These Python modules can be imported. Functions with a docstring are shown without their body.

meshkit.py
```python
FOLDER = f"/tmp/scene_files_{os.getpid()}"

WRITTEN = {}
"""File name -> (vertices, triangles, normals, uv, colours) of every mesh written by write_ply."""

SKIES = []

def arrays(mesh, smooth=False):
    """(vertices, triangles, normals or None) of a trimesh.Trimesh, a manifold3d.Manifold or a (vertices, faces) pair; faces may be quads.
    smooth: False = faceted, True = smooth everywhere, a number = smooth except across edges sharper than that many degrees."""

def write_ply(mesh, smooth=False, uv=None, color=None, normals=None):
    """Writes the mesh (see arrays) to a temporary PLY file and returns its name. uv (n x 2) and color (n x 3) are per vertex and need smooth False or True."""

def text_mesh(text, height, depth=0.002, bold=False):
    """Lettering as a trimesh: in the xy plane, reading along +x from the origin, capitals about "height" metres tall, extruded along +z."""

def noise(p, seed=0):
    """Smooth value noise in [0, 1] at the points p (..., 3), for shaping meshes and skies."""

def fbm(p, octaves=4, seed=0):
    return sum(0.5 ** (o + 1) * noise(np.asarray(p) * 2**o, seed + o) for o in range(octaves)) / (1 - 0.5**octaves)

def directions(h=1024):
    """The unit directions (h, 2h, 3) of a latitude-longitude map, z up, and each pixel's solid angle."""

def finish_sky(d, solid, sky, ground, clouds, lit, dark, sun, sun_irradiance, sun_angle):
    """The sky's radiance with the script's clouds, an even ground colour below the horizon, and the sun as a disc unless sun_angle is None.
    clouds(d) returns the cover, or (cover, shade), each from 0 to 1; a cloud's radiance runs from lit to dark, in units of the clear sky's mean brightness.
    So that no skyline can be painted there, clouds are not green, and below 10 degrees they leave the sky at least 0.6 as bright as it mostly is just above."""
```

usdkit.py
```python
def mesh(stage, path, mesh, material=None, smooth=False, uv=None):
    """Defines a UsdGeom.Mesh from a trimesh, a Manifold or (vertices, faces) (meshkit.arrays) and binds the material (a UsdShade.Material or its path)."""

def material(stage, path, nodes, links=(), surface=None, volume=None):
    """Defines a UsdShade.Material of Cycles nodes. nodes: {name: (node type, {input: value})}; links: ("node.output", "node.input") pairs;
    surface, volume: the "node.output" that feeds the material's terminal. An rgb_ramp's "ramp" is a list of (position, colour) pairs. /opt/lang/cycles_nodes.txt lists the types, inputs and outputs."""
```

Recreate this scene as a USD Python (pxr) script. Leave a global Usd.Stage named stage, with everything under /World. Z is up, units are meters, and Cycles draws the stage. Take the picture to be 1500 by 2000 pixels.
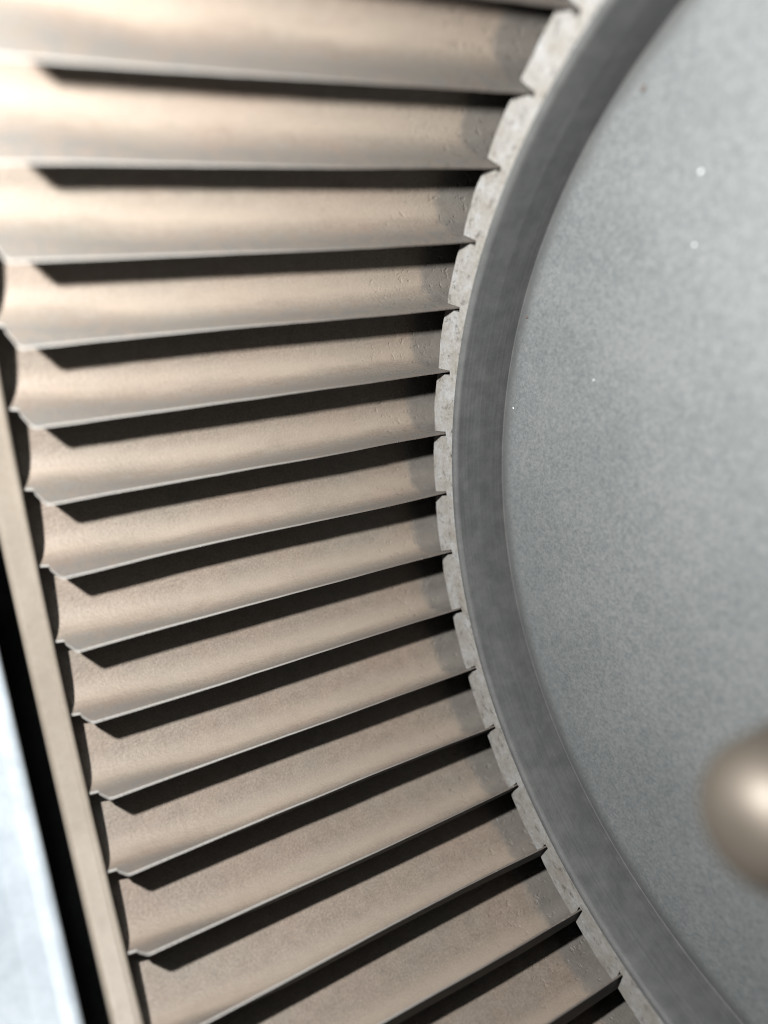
import math, random
import numpy as np
import trimesh, manifold3d as m3, shapely.geometry as sg
from shapely.ops import unary_union
import usdkit, meshkit
from pxr import Usd, UsdGeom, UsdLux, Gf, Sdf

stage = Usd.Stage.CreateInMemory()
UsdGeom.SetStageUpAxis(stage, UsdGeom.Tokens.z)
UsdGeom.SetStageMetersPerUnit(stage, 1.0)
UsdGeom.Xform.Define(stage, '/World')
UsdGeom.Scope.Define(stage, '/World/Looks')
rng = np.random.default_rng(11)

S = 0.07                      # inner radius of the blade cage in metres; shapes below are given in that unit
TURN = np.array([[1, 0, 0], [0, 0, -1], [0, 1, 0]], float)   # wheel axis lies level: wheel (x, y, z) -> world (x, -z, y)
world = lambda q: TURN @ (np.asarray(q, float) * S)

# ---------------------------------------------------------------- camera
CAM = np.array([0.47938, 0.34004, 0.91702])
RIGHT = np.array([0.46720767, -0.18129883, -0.86535988])
DOWN = np.array([-0.01438851, -0.98017994, 0.19758607])
FWD = np.array([-0.88403052, -0.07986249, -0.46055621])
cam = UsdGeom.Camera.Define(stage, '/World/camera')
rows = [TURN @ RIGHT, TURN @ -DOWN, TURN @ -FWD]
cp = world(CAM)
cam.AddTransformOp().Set(Gf.Matrix4d(*[*rows[0], 0, *rows[1], 0, *rows[2], 0, *cp, 1]))
cam.CreateFocalLengthAttr(26.0)
cam.CreateHorizontalApertureAttr(26.0)
cam.CreateVerticalApertureAttr(26.0 * 4 / 3)
cam.CreateClippingRangeAttr(Gf.Vec2f(0.002, 20))
cam.CreateFStopAttr(26.0 / 3.3)
cam.CreateFocusDistanceAttr(1.62 * S)
cam.CreateExposureAttr(0.0)

# ---------------------------------------------------------------- the one lamp (hand light beside the lens)
LAMP = np.array([0.100, 0.684, 1.250])
lamp = UsdLux.SphereLight.Define(stage, '/World/flash_lamp')
lamp.AddTranslateOp().Set(Gf.Vec3d(*world(LAMP)))
lamp.CreateRadiusAttr(0.034 * S)
lamp.CreateNormalizeAttr(True)
lamp.CreateIntensityAttr(0.712)
lamp.CreateColorAttr(Gf.Vec3f(1.0, 0.97, 0.945))

# ---------------------------------------------------------------- helpers
def tag(o, **kw):
    prim = o.GetPrim() if hasattr(o, 'GetPrim') else o
    for k, v in kw.items():
        prim.SetCustomDataByKey(k, v)
    return o

def thing(name, label, category, **kw):
    x = UsdGeom.Xform.Define(stage, '/World/' + name)
    x.AddRotateXOp().Set(90.0)
    return tag(x, label=label, category=category, **kw)

def mf(v, f):
    return m3.Manifold(m3.Mesh(np.asarray(v, np.float32), np.asarray(f, np.uint32)))

def tri(man):
    m = man.to_mesh()
    return trimesh.Trimesh(m.vert_properties[:, :3], m.tri_verts, process=False)

def revolve(profile, n=360):
    """closed (r, z) outline revolved about z, as a Manifold"""
    return m3.CrossSection([np.asarray(profile, float)], m3.FillRule.NonZero).revolve(n)

def put(path, mesh, mat, smooth=30):
    mesh = mesh.copy(); mesh.vertices = mesh.vertices * S
    return usdkit.mesh(stage, path, mesh, mat, smooth=smooth)

def skin(line, t):
    """closed outline of a sheet of thickness t along an (r, z) line"""
    return sg.LineString(line).buffer(t / 2, quad_segs=4, cap_style=1, join_style=1)

def arc(cx, cz, r, a0, a1, n=10):
    a = np.radians(np.linspace(a0, a1, n))
    return [(cx + r * math.cos(t), cz + r * math.sin(t)) for t in a]

def shell(line, t, n=360):
    g = skin(line, t)
    return revolve(np.array(g.exterior.coords)[:-1], n)

# ---------------------------------------------------------------- materials
L = '/World/Looks/'
K = 1.0 / S
ZD_ = -0.128                   # depth of the plate's disc below its rim

dust_blade = usdkit.material(stage, L + 'dusty_blade', {
    'tc': ('texture_coordinate', {}),
    'ob': ('object_info', {}),
    'off': ('math', {'math_type': 'multiply', 'value2': 37.0}),
    'offv': ('combine_xyz', {}),
    'pos': ('mix', {'mix_type': 'add', 'fac': 1.0}),
    'sep': ('separate_xyz', {}),                       # x = along blade, y = across, both in cage radii
    # noises
    'n_big': ('noise_texture', {'scale': 5.0, 'detail': 3.0, 'roughness': 0.55}),
    'st': ('mapping', {'scale': (5.0, 26.0, 1.0)}),
    'n_str': ('noise_texture', {'scale': 1.0, 'detail': 5.0, 'roughness': 0.62}),
    'n_mid': ('noise_texture', {'scale': 38.0, 'detail': 5.0, 'roughness': 0.65}),
    'n_fine': ('noise_texture', {'scale': 190.0, 'detail': 3.0, 'roughness': 0.6}),
    'n_peel': ('noise_texture', {'scale': 62.0, 'detail': 3.0, 'roughness': 0.55, 'distortion': 0.3}),
    # wiped zone along the inner edge
    'a1': ('math', {'math_type': 'multiply_add', 'value2': 0.032, 'value3': -0.016}),
    'a2': ('math', {'math_type': 'add'}),
    'edge': ('map_range', {'range_type': 'smoothstep', 'from_min': 0.035, 'from_max': 0.105, 'to_min': 0.60, 'to_max': 0.0, 'clamp': True}),
    # grainy break-up of that zone
    'gr': ('map_range', {'from_min': 0.38, 'from_max': 0.60, 'to_min': 0.40, 'to_max': 1.25, 'clamp': True}),
    'edge2': ('math', {'math_type': 'multiply', 'use_clamp': True}),
    # clean zone behind the plate rim
    'b1': ('math', {'math_type': 'multiply_add', 'value2': 0.034, 'value3': -0.017}),
    'b2': ('math', {'math_type': 'add'}),
    'clean': ('map_range', {'range_type': 'smoothstep', 'from_min': 0.035, 'from_max': 0.012, 'to_min': 0.0, 'to_max': 0.55, 'clamp': True}),
    'mask': ('math', {'math_type': 'maximum', 'use_clamp': True}),
    # raw cut edge
    'cut': ('map_range', {'from_min': -0.5, 'from_max': -0.6, 'to_min': 0.0, 'to_max': 1.0, 'clamp': True}),
    # colours
    'c_dust': ('rgb_ramp', {'ramp': [(0.25, (0.0847, 0.07, 0.0576)), (0.5, (0.1, 0.084, 0.0697)), (0.75, (0.1144, 0.0972, 0.0813))]}),
    'c_pink': ('rgb_ramp', {'ramp': [(0.3, (1.04, 0.985, 0.96)), (0.7, (0.95, 1.0, 1.0))]}),
    'c_d2': ('mix', {'mix_type': 'multiply', 'fac': 1.0}),
    'c_fine': ('rgb_ramp', {'ramp': [(0.3, (0.80, 0.80, 0.80)), (0.7, (1.16, 1.15, 1.14))]}),
    'c_d3': ('mix', {'mix_type': 'multiply', 'fac': 1.0}),
    'rv': ('map_range', {'to_min': 0.90, 'to_max': 1.08}), 'c_rv': ('hsv', {}),
    # pale sheen painted into the colour along the knee of the blade
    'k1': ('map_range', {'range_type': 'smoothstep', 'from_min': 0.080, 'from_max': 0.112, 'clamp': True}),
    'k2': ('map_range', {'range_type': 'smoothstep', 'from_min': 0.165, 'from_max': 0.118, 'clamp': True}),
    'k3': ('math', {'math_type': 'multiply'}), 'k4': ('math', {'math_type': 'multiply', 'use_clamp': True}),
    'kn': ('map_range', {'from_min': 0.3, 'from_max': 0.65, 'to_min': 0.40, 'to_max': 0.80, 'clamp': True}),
    'c_sheen': ('mix', {'color2': (0.1426, 0.121, 0.0984)}),
    'c_grey': ('rgb_ramp', {'ramp': [(0.3, (0.0644, 0.0669, 0.0651)), (0.7, (0.0927, 0.0958, 0.0933))]}),
    'c_mix': ('mix', {'mix_type': 'mix'}),
    'spk': ('rgb_ramp', {'ramp': [(0.0, (1, 1, 1)), (0.80, (1, 1, 1)), (0.83, (0.5, 0.47, 0.45))]}),
    'n_spk': ('noise_texture', {'scale': 60.0, 'detail': 1.0, 'roughness': 0.4}),
    'c_sp': ('mix', {'mix_type': 'multiply', 'fac': 1.0}),
    'c_cut': ('mix', {'mix_type': 'mix'}),
    'cutx': ('map_range', {'range_type': 'smoothstep', 'from_min': 0.10, 'from_max': 0.66, 'clamp': True}),
    'cutw': ('math', {'math_type': 'multiply_add', 'value2': 0.45, 'value3': -0.22}),
    'cutx2': ('math', {'math_type': 'add', 'use_clamp': True}),
    'cutc': ('mix', {'color1': (0.0592, 0.0515, 0.0454), 'color2': (0.1544, 0.1519, 0.1438)}),
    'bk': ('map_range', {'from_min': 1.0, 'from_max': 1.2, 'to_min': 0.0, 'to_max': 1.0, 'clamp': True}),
    'c_bk': ('mix', {'mix_type': 'mix', 'color2': (0.0283, 0.0289, 0.0293)}),  # blade backs coloured darker to deepen the shadows between blades
    'metal': ('math', {'math_type': 'multiply_add', 'value2': 0.45, 'value3': 0.0}),
    'metal2': ('mix_float', {'b': 0.05}),
    'rough': ('map_range', {'from_min': 0.0, 'from_max': 1.0, 'to_min': 0.62, 'to_max': 0.50, 'clamp': True}),
    # relief
    'z_left': ('map_range', {'range_type': 'smoothstep', 'from_min': 0.50, 'from_max': 0.80, 'to_min': 0.25, 'to_max': 1.0, 'clamp': True}),
    'z_peel': ('map_range', {'range_type': 'smoothstep', 'from_min': 0.20, 'from_max': 0.09, 'to_min': 0.0, 'to_max': 0.5, 'clamp': True}),
    'ridge': ('map_range', {'range_type': 'smoothstep', 'from_min': 0.56, 'from_max': 0.74, 'to_min': 0.0, 'to_max': 1.0, 'clamp': True}),
    'h_peel': ('math', {'math_type': 'multiply'}),
    'n_op': ('noise_texture', {'scale': 125.0, 'detail': 2.0, 'roughness': 0.5}),
    'h_op': ('math', {'math_type': 'multiply'}),
    'h1': ('math', {'math_type': 'multiply_add', 'value2': 0.5}),
    'h2': ('math', {'math_type': 'multiply_add', 'value2': 0.22}),
    'nocut': ('math', {'math_type': 'subtract', 'value1': 1.0}),
    'bump': ('bump', {'strength': 0.55, 'distance': 0.006 * S}),
    'p': ('principled_bsdf', {'specular_ior_level': 0.26, 'diffuse_roughness': 0.3}),
}, [('ob.random', 'off.value1'), ('off.value', 'offv.x'), ('off.value', 'offv.y'),
    ('tc.UV', 'sep.vector'), ('tc.UV', 'pos.color1'), ('offv.vector', 'pos.color2'),
    ('pos.color', 'n_big.vector'), ('pos.color', 'st.vector'), ('st.vector', 'n_str.vector'), ('pos.color', 'n_mid.vector'),
    ('pos.color', 'n_fine.vector'), ('pos.color', 'n_peel.vector'), ('pos.color', 'n_spk.vector'), ('pos.color', 'n_op.vector'),
    ('n_str.fac', 'a1.value1'), ('a1.value', 'a2.value1'), ('sep.y', 'a2.value2'), ('a2.value', 'edge.value'),
    ('n_mid.fac', 'gr.value'), ('gr.result', 'edge2.value1'), ('edge.result', 'edge2.value2'),
    ('n_mid.fac', 'b1.value1'), ('b1.value', 'b2.value1'), ('sep.x', 'b2.value2'), ('b2.value', 'clean.value'),
    ('edge2.value', 'mask.value1'), ('clean.result', 'mask.value2'),
    ('sep.y', 'cut.value'),
    ('n_mid.fac', 'c_dust.fac'), ('n_big.fac', 'c_pink.fac'), ('c_dust.color', 'c_d2.color1'), ('c_pink.color', 'c_d2.color2'),
    ('n_fine.fac', 'c_fine.fac'), ('ob.random', 'rv.value'), ('rv.result', 'c_rv.value'), ('c_d2.color', 'c_rv.color'), ('c_rv.color', 'c_d3.color1'), ('c_fine.color', 'c_d3.color2'),
    ('n_mid.fac', 'c_grey.fac'), ('mask.value', 'c_mix.fac'), ('a2.value', 'k1.value'), ('a2.value', 'k2.value'), ('k1.result', 'k3.value1'), ('k2.result', 'k3.value2'), ('n_str.fac', 'kn.value'), ('kn.result', 'k4.value1'), ('k3.value', 'k4.value2'), ('k4.value', 'c_sheen.fac'), ('c_d3.color', 'c_sheen.color1'), ('c_sheen.color', 'c_mix.color1'), ('c_grey.color', 'c_mix.color2'),
    ('n_spk.fac', 'spk.fac'), ('c_mix.color', 'c_sp.color1'), ('spk.color', 'c_sp.color2'),
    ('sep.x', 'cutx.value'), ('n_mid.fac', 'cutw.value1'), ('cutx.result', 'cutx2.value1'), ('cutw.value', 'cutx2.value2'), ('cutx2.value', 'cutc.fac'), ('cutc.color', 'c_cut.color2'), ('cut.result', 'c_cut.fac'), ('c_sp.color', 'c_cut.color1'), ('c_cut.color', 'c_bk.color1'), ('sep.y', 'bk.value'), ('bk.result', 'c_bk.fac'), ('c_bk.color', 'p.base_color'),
    ('mask.value', 'metal.value1'), ('metal.value', 'metal2.a'), ('cut.result', 'metal2.fac'), ('metal2.result', 'p.metallic'),
    ('mask.value', 'rough.value'), ('rough.result', 'p.roughness'),
    ('sep.x', 'z_left.value'), ('sep.x', 'z_peel.value'), ('n_peel.fac', 'ridge.value'),
    ('ridge.result', 'h_peel.value1'), ('z_peel.result', 'h_peel.value2'),
    ('n_op.fac', 'h_op.value1'), ('z_left.result', 'h_op.value2'),
    ('h_op.value', 'h1.value1'), ('h_peel.value', 'h1.value3'),
    ('n_fine.fac', 'h2.value1'), ('h1.value', 'h2.value3'), ('h2.value', 'bump.height'),
    ('bump.normal', 'p.normal')], surface='p.BSDF')

def plate_material(name, c0, c1, metallic, rough, fine=1.0):
    return usdkit.material(stage, L + name, {
        'tc': ('texture_coordinate', {}),
        'n_cloud': ('noise_texture', {'scale': 5.0 * K, 'detail': 4.0, 'roughness': 0.6}),
        'n_mid': ('noise_texture', {'scale': 42.0 * K, 'detail': 4.0, 'roughness': 0.7}),
        'n_fine': ('noise_texture', {'scale': 130.0 * K, 'detail': 3.0, 'roughness': 0.7}),
        'sum1': ('math', {'math_type': 'multiply_add', 'value2': 0.45}),
        'sum2': ('math', {'math_type': 'multiply_add', 'value2': 0.55 * fine}),
        'sub': ('math', {'math_type': 'subtract', 'value2': 0.225 + 0.275 * fine}),
        'ramp': ('rgb_ramp', {'ramp': [(0.3, c0), (0.7, c1)]}),
        'rr': ('map_range', {'from_min': 0.3, 'from_max': 0.7, 'to_min': rough + 0.06, 'to_max': rough - 0.06, 'clamp': True}),
        'bump': ('bump', {'strength': 0.12, 'distance': 0.003 * S}),
        'p': ('principled_bsdf', {'metallic': metallic, 'specular_ior_level': 0.4}),
    }, [('tc.object', 'n_cloud.vector'), ('tc.object', 'n_mid.vector'), ('tc.object', 'n_fine.vector'),
        ('n_mid.fac', 'sum1.value1'), ('n_cloud.fac', 'sum1.value3'), ('n_fine.fac', 'sum2.value1'), ('sum1.value', 'sum2.value3'),
        ('sum2.value', 'sub.value1'), ('sub.value', 'ramp.fac'), ('ramp.color', 'p.base_color'),
        ('sub.value', 'rr.value'), ('rr.result', 'p.roughness'), ('n_fine.fac', 'bump.height'), ('bump.normal', 'p.normal')], surface='p.BSDF')


ring_mat = plate_material('dusty_ring', (0.0952, 0.0824, 0.0659), (0.1287, 0.1138, 0.0942), 0.1, 0.55, 0.5)
bell_mat = plate_material('pale_zinc', (0.1492, 0.1723, 0.1922), (0.227, 0.2567, 0.2784), 0.15, 0.42, 0.4)
casing_mat = plate_material('casing_steel', (0.0257, 0.0257, 0.0257), (0.0412, 0.0412, 0.0402), 0.3, 0.6)
hub_mat = plate_material('bronzed_hub', (0.0476, 0.0415, 0.0337), (0.0644, 0.0563, 0.0461), 0.6, 0.56, 0.6)

# plate: dull spangled zinc on the disc; the drawn wall round it is coloured darker, with fine rings from the forming tool
disc_mat = usdkit.material(stage, L + 'galvanised_plate', {
    'tc': ('texture_coordinate', {}), 'sep': ('separate_xyz', {}),
    'ang': ('math', {'math_type': 'arctan2'}),
    'v': ('combine_xyz', {}), 'map': ('mapping', {'scale': (1.6, 1.0, 240.0 * K)}),
    'n_ring': ('noise_texture', {'scale': 1.0, 'detail': 4.0, 'roughness': 0.6}),
    'n_mid': ('noise_texture', {'scale': 26.0 * K, 'detail': 4.0, 'roughness': 0.65}),
    'sum': ('math', {'math_type': 'multiply_add', 'value2': 0.7}),
    'sub': ('math', {'math_type': 'subtract', 'value2': 0.35}),
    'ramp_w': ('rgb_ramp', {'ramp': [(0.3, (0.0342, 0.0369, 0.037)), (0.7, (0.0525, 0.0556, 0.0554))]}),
    'n_cloud': ('noise_texture', {'scale': 6.0 * K, 'detail': 3.0, 'roughness': 0.5}),
    'n_sp': ('noise_texture', {'scale': 62.0 * K, 'detail': 4.0, 'roughness': 0.7}),
    'n_fine': ('noise_texture', {'scale': 165.0 * K, 'detail': 3.0, 'roughness': 0.7}),
    'd1': ('math', {'math_type': 'multiply_add', 'value2': 0.40}),
    'd2': ('math', {'math_type': 'multiply_add', 'value2': 1.0}),
    'c1': ('math', {'math_type': 'multiply', 'value2': 0.25}),
    'd3': ('math', {'math_type': 'subtract', 'value2': 0.325}),
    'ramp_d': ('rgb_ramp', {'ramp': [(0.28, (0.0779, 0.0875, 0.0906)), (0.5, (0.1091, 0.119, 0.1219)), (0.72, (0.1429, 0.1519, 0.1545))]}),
    'xx': ('math', {'math_type': 'multiply'}), 'yy': ('math', {'math_type': 'multiply'}), 'rr2': ('math', {'math_type': 'add'}), 'rad': ('math', {'math_type': 'sqrt'}),
    'wob': ('math', {'math_type': 'multiply_add', 'value2': 0.03 * S}),
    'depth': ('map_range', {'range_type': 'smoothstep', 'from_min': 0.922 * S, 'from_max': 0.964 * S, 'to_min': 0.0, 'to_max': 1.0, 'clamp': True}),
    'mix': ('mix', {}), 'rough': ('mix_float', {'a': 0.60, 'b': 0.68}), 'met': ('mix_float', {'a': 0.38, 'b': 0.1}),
    'bump': ('bump', {'strength': 0.15, 'distance': 0.003 * S}),
    'p': ('principled_bsdf', {'specular_ior_level': 0.3}),
}, [('tc.object', 'sep.vector'), ('sep.y', 'ang.value1'), ('sep.x', 'ang.value2'), ('ang.value', 'v.x'), ('sep.z', 'v.z'),
    ('v.vector', 'map.vector'), ('map.vector', 'n_ring.vector'), ('tc.object', 'n_mid.vector'),
    ('n_ring.fac', 'sum.value1'), ('n_mid.fac', 'sum.value3'), ('sum.value', 'sub.value1'), ('sub.value', 'ramp_w.fac'),
    ('tc.object', 'n_cloud.vector'), ('tc.object', 'n_sp.vector'), ('tc.object', 'n_fine.vector'),
    ('n_cloud.fac', 'c1.value1'), ('n_sp.fac', 'd1.value1'), ('c1.value', 'd1.value3'), ('n_fine.fac', 'd2.value1'), ('d1.value', 'd2.value3'),
    ('d2.value', 'd3.value1'), ('d3.value', 'ramp_d.fac'),
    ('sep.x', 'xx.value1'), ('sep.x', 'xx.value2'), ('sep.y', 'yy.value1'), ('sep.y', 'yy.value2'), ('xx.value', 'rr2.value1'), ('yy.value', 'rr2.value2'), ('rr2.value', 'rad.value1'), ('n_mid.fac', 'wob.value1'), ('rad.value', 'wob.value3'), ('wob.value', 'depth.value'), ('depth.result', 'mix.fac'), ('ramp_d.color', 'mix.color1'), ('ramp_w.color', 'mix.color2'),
    ('depth.result', 'met.fac'), ('met.result', 'p.metallic'), ('depth.result', 'rough.fac'), ('rough.result', 'p.roughness'),
    ('mix.color', 'p.base_color'), ('n_fine.fac', 'bump.height'), ('bump.normal', 'p.normal')], surface='p.BSDF')

rim_mat = usdkit.material(stage, L + 'dusty_rim', {
    'tc': ('texture_coordinate', {}),
    'n_mid': ('noise_texture', {'scale': 22.0 * K, 'detail': 5.0, 'roughness': 0.7}),
    'n_fine': ('noise_texture', {'scale': 110.0 * K, 'detail': 4.0, 'roughness': 0.7}),
    'n_pit': ('noise_texture', {'scale': 48.0 * K, 'detail': 5.0, 'roughness': 0.75}),
    'ramp': ('rgb_ramp', {'ramp': [(0.34, (0.1331, 0.1267, 0.1133)), (0.48, (0.1549, 0.1516, 0.1411)), (0.64, (0.1875, 0.1917, 0.1912))]}),
    'pit': ('rgb_ramp', {'ramp': [(0.30, (0.28, 0.27, 0.26)), (0.46, (1, 1, 1))]}),
    'fine': ('rgb_ramp', {'ramp': [(0.3, (0.84, 0.84, 0.84)), (0.7, (1.1, 1.1, 1.1))]}),
    'm1': ('mix', {'mix_type': 'multiply', 'fac': 1.0}), 'm2': ('mix', {'mix_type': 'multiply', 'fac': 1.0}),
    'bump': ('bump', {'strength': 0.3, 'distance': 0.004 * S}),
    'p': ('principled_bsdf', {'metallic': 0.15, 'roughness': 0.6}),
}, [('tc.object', 'n_mid.vector'), ('tc.object', 'n_fine.vector'), ('tc.object', 'n_pit.vector'), ('n_mid.fac', 'ramp.fac'),
    ('n_pit.fac', 'pit.fac'), ('n_fine.fac', 'fine.fac'), ('ramp.color', 'm1.color1'), ('pit.color', 'm1.color2'),
    ('m1.color', 'm2.color1'), ('fine.color', 'm2.color2'), ('m2.color', 'p.base_color'), ('n_fine.fac', 'bump.height'),
    ('bump.normal', 'p.normal')], surface='p.BSDF')

# ---------------------------------------------------------------- blower wheel
wheel = thing('blower_wheel', 'dusty galvanised squirrel cage fan wheel with curved tan blades round a grey plate', 'fan wheel')
W = '/World/blower_wheel/'
N, A0 = 46, 1.965001100259432
STEP = 2 * math.pi / N
UNEVEN = {0: -.003, 1: -.004, 2: -.006, 12: -.003, 13: -.003, 14: -.006, 15: -.011, 16: -.013}   # the blades are not spaced quite evenly
blade_angle = lambda k: math.degrees(A0 + STEP * k + UNEVEN.get(k, 0.0))

# blade section: an inner flank that points at the axle, a rounded knee, then the broad outer flank, in (radial, up) coordinates
SMAX, T = 0.27, 0.0044
_s = np.linspace(-0.02, 0.30, 640)
_th = -0.22 + 1.76 / (1 + np.exp(-(_s - 0.100) / 0.020))
_x = np.r_[0, np.cumsum(np.cos((_th[1:] + _th[:-1]) / 2)) * (_s[1] - _s[0])]; _x -= np.interp(0, _s, _x)
_y = np.r_[0, np.cumsum(np.sin((_th[1:] + _th[:-1]) / 2)) * (_s[1] - _s[0])]; _y -= np.interp(0, _s, _y)
def section(s):
    s = np.asarray(s, float)
    return np.interp(s, _s, _x), np.interp(s, _s, _y), np.interp(s, _s, _th)

Z0 = -0.33
def z_end(s):
    s = np.asarray(s, float)
    corner = 0.804 + 0.005 * np.sqrt(np.clip(s / 0.008, 0, 1)) + 0.012 * np.clip(s / 0.05, 0, 1)
    up = np.clip((s - 0.064) / 0.016, 0, 1); up = up * up * (3 - 2 * up)
    return corner + up * 0.050

def blade_mesh(seed):
    r = np.random.default_rng(seed)
    s = np.r_[0, 0.0015, 0.004, 0.008, 0.013, 0.019, 0.026, 0.031, 0.036, 0.041, 0.046, 0.05, 0.055, 0.06, 0.065, 0.068, 0.071, 0.074, 0.077, 0.081, 0.088, np.linspace(0.098, SMAX, 22)]
    u = np.linspace(0, 1, 90)
    ze = z_end(s)
    Z = Z0 + (ze[None, :] - Z0) * u[:, None]
    SS = np.broadcast_to(s, Z.shape)
    x, y, th = section(SS)
    fl = np.clip((Z - 0.56) / 0.27, 0, 1); fl = fl * fl * (3 - 2 * fl)      # the end is pressed up where it is crimped into the ring
    y = y + 0.022 * fl * np.sin(np.pi / 2 * np.clip(SS / 0.095, 0, 1)) * (1 - 0.75 * np.clip((SS - 0.095) / 0.13, 0, 1) ** 1.5)
    ph = r.uniform(0, 10, 4); bow = r.normal(0, 0.0013, 2); tip = 0.0008
    # slight bow of the sheet and a rippled sheared edge
    d = bow[0] * np.sin(np.pi * Z / 0.8) + bow[1] * np.sin(2 * np.pi * Z / 0.8) + 0.0006 * np.sin(9 * Z + ph[0])
    d = d + 0.0022 * (meshkit.fbm(np.stack([Z * 7, SS * 16, np.full_like(Z, seed * 3.1)], -1), 3) - 0.5)
    edge = np.exp(-SS / 0.006) * tip * (2 * meshkit.fbm(np.stack([Z * 45, Z * 0 + seed, Z * 0], -1), 3) - 1)
    nx, ny = -np.sin(th), np.cos(th)                     # towards the hollow side
    d = d + T * 0.35
    cx, cy = x + nx * d + edge, y + ny * d
    half = T / 2 * np.ones_like(Z)
    rnd = np.clip(SS / 0.0016, 0, 1); half = half * np.sqrt(1 - (1 - rnd) ** 2 * 0.55)
    front = np.stack([cx + nx * half, cy + ny * half, Z], -1)
    back = np.stack([cx - nx * half, cy - ny * half, Z], -1)
    uvf = np.stack([Z, SS], -1)
    V, F, UV, n = [], [], [], 0
    def grid(P, uv, flip):
        nonlocal n
        a, b = P.shape[:2]
        i = (np.arange(a - 1)[:, None] * b + np.arange(b - 1)[None, :]).ravel() + n
        q = np.stack([i, i + 1, i + b + 1, i + b], 1)
        if flip: q = q[:, ::-1]
        V.append(P.reshape(-1, 3)); UV.append(uv.reshape(-1, 2)); F.append(np.vstack([q[:, [0, 1, 2]], q[:, [0, 2, 3]]])); n += a * b
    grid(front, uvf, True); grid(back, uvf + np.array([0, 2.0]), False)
    strip = lambda a, b: np.stack([a, b], 1)
    def cut(a, b, flip):
        P = strip(a, b); uv = np.stack([P[..., 2], np.full(P.shape[:2], -1.0)], -1); grid(P, uv, flip)
    cut(front[:, 0], back[:, 0], True); cut(front[:, -1], back[:, -1], False)
    cut(front[0], back[0], False); cut(front[-1], back[-1], True)
    V, UV, F = np.vstack(V), np.vstack(UV), np.vstack(F)
    # radial -> x, up (towards smaller angle) -> -y, so mirrored: flip faces
    out = np.stack([1 + V[:, 0], -V[:, 1], V[:, 2]], 1)
    return out, F, UV

for k in range(N):
    v, f, uv = blade_mesh(k + 5)
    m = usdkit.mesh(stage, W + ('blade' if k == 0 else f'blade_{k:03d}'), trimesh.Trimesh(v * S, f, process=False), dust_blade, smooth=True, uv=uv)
    m.AddRotateZOp().Set(blade_angle(k) + math.degrees(rng.normal(0, 0.0010)))

# plate: slotted rim, drawn wall, flat disc
ZD, TP = ZD_, 0.008
ang = np.linspace(0, 2 * math.pi, 46 * 40, endpoint=False)
phase = ((ang - A0) / STEP) % 1.0
ro = 1.0345 + 0.004 * np.sin(np.pi * phase) ** 0.8 + 0.0028 * (2 * meshkit.fbm(np.stack([np.cos(ang) * 30, np.sin(ang) * 30, ang * 0], -1), 3) - 1)
rim = sg.Polygon(np.stack([ro * np.cos(ang), ro * np.sin(ang)], 1)).difference(sg.Point(0, 0).buffer(0.968, quad_segs=90))
slots = []
ss = np.linspace(-0.008, 0.10, 30)
sx, sy, _ = section(ss)
base = sg.LineString(np.stack([1 + sx, -sy], 1)).buffer(T / 2 + 0.003, cap_style=2)
from shapely import affinity
for k in range(N):
    slots.append(affinity.rotate(base, blade_angle(k), origin=(0, 0)))
rim = rim.difference(unary_union(slots))
def cross(poly):
    return m3.CrossSection([np.asarray(r.coords)[:-1] for r in [poly.exterior, *poly.interiors]], m3.FillRule.EvenOdd)
rim_m = cross(rim).extrude(TP).translate([0, 0, -TP])
put(W + 'plate_rim', tri(rim_m), rim_mat, 30)
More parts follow.
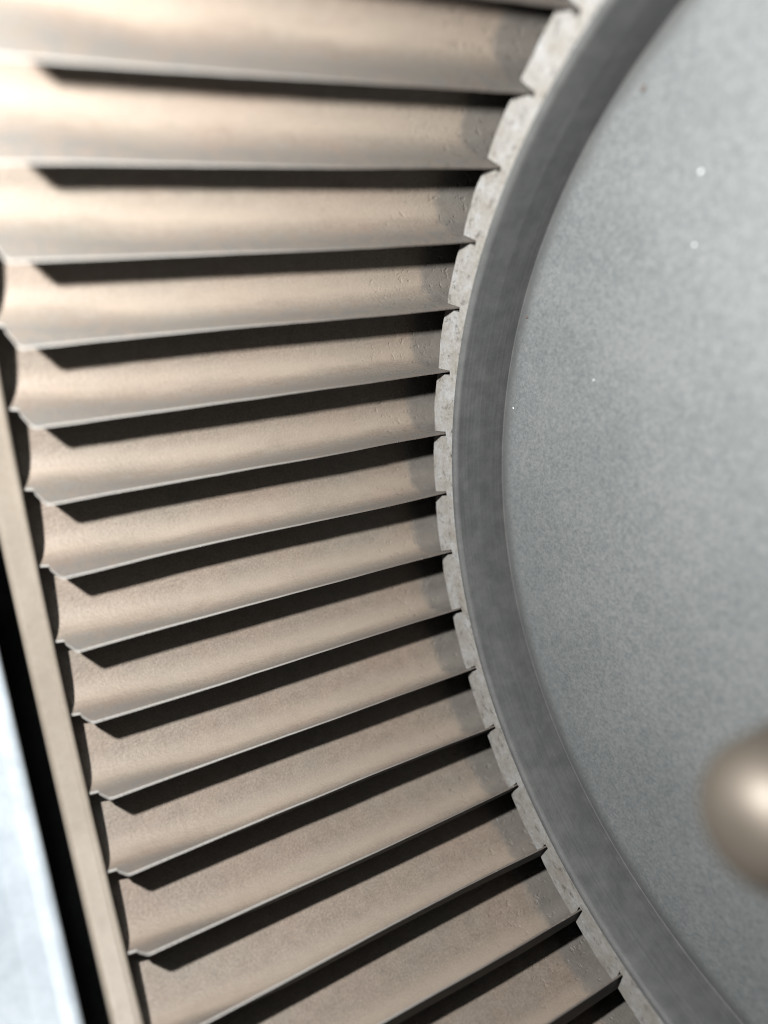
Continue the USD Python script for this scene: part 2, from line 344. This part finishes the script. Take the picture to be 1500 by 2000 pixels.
rim_roll = arc(0.968, -0.012, 0.008, 90, 178, 7)
line_wall = rim_roll[:] + [(0.958, -0.03), (0.955, -0.06)]
bend = arc(0.948, ZD + 0.006, 0.006, 0, -90, 6)
wall_line = [(q[0], q[1]) for q in line_wall] + bend
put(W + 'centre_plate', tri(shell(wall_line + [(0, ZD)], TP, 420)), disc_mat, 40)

# end ring: channel that holds the outer ends of the blades
def ring(line, t): return tri(shell(line, t, 460))
put(W + 'end_ring', ring([(1.18, 0.8545), (1.072, 0.8545), (1.064, 0.8465)] + arc(1.059, 0.8465, 0.005, 0, -180, 7) + [(1.0555, 0.850), (1.058, 0.854), (1.058, 0.877)] + arc(1.068, 0.877, 0.010, 180, 100, 6) + [(1.102, 0.888)], 0.005), ring_mat, 40)

# hub: stub with a rounded end, standing on the plate
hx, hy = -0.012, -0.086
hub_prof = [(0, -0.10), (0.080, -0.10), (0.080, 0.285)] + arc(0.012, 0.285, 0.068, 0, 90, 14) + [(0, 0.354)]
hub = tri(revolve(hub_prof, 96)); hub.apply_translation([hx, hy, 0])
put(W + 'hub', hub, hub_mat, 40)

# ---------------------------------------------------------------- fan casing with its inlet bell
casing = thing('fan_casing', 'pale inlet mouth of the fan casing, blurred at the lower left corner', 'fan casing')
H = '/World/fan_casing/'
bell_line = arc(0.975, 0.944, 0.012, 300, 180, 7) + [(0.966, 0.958), (0.985, 0.995), (1.02, 1.045), (1.07, 1.09), (1.14, 1.13), (1.22, 1.15)]
put(H + 'inlet_bell', tri(shell(bell_line, 0.008, 360)), bell_mat, 40)
put(H + 'front_panel', tri(shell([(1.222, 1.157), (2.0, 1.157)], 0.008, 120)), bell_mat, 30)
put(H + 'scroll_wall', tri(shell([(1.7, -1.1), (1.7, 1.152)], 0.008, 120)), casing_mat, 30)
put(H + 'back_panel', tri(shell([(0.0, -1.106), (2.0, -1.106)], 0.008, 120)), casing_mat, 30)

# ---------------------------------------------------------------- grit lying on the plate
pale_mat = usdkit.material(stage, L + 'pale_grit', {'p': ('principled_bsdf', {'base_color': (0.42, 0.45, 0.46), 'roughness': 0.5, 'metallic': 0.0})}, surface='p.BSDF')
dark_mat = usdkit.material(stage, L + 'dark_grit', {'p': ('principled_bsdf', {'base_color': (0.05, 0.035, 0.028), 'roughness': 0.7})}, surface='p.BSDF')
ztop = ZD + TP / 2
def on_plate(u, v):
    d = FWD + RIGHT * (u - 750) / 1500 + DOWN * (v - 1000) / 1500
    return CAM + d * (ztop - CAM[2]) / d[2]
SPOTS = [(1370, 335, .0030, 'bright pale fleck of grit, largest pale speck on the grey plate', 'pale_fleck'),
         (1258, 173, .0045, 'dark brown grit speck near the top of the grey plate', 'dark_speck'),
         (1357, 478, .0020, 'small pale fleck on the grey plate, just below the largest fleck', 'pale_fleck'),
         (1003, 797, .0018, 'tiny white fleck at the left margin of the grey plate', 'pale_fleck'),
         (1160, 742, .0016, 'tiny pale fleck in the middle of the grey plate', 'pale_fleck'),
         (1030, 620, .0028, 'tiny dark speck at the left of the grey plate, above the white fleck', 'dark_speck')]
made = {}
for i, (u, v, r, label, name) in enumerate(SPOTS):
    k = made[name] = made.get(name, -1) + 1
    g = trimesh.creation.icosphere(2, 1.0)
    g.vertices = g.vertices * (1 + 0.5 * (meshkit.fbm(g.vertices * 1.6 + i * 9, 2) - 0.5))[:, None] * np.array([1.2, 0.85, 0.55]) * r
    c = on_plate(u, v)
    p = put('/World/' + name + (f'_{k:03d}' if k else ''), g, pale_mat if name == 'pale_fleck' else dark_mat, True)
    p.AddTranslateOp().Set(Gf.Vec3d(*world(c + np.array([0, 0, r * 0.4])))); p.AddRotateXOp().Set(90.0); p.AddRotateZOp().Set(40.0 * i)
    tag(p, label=label, category='speck')
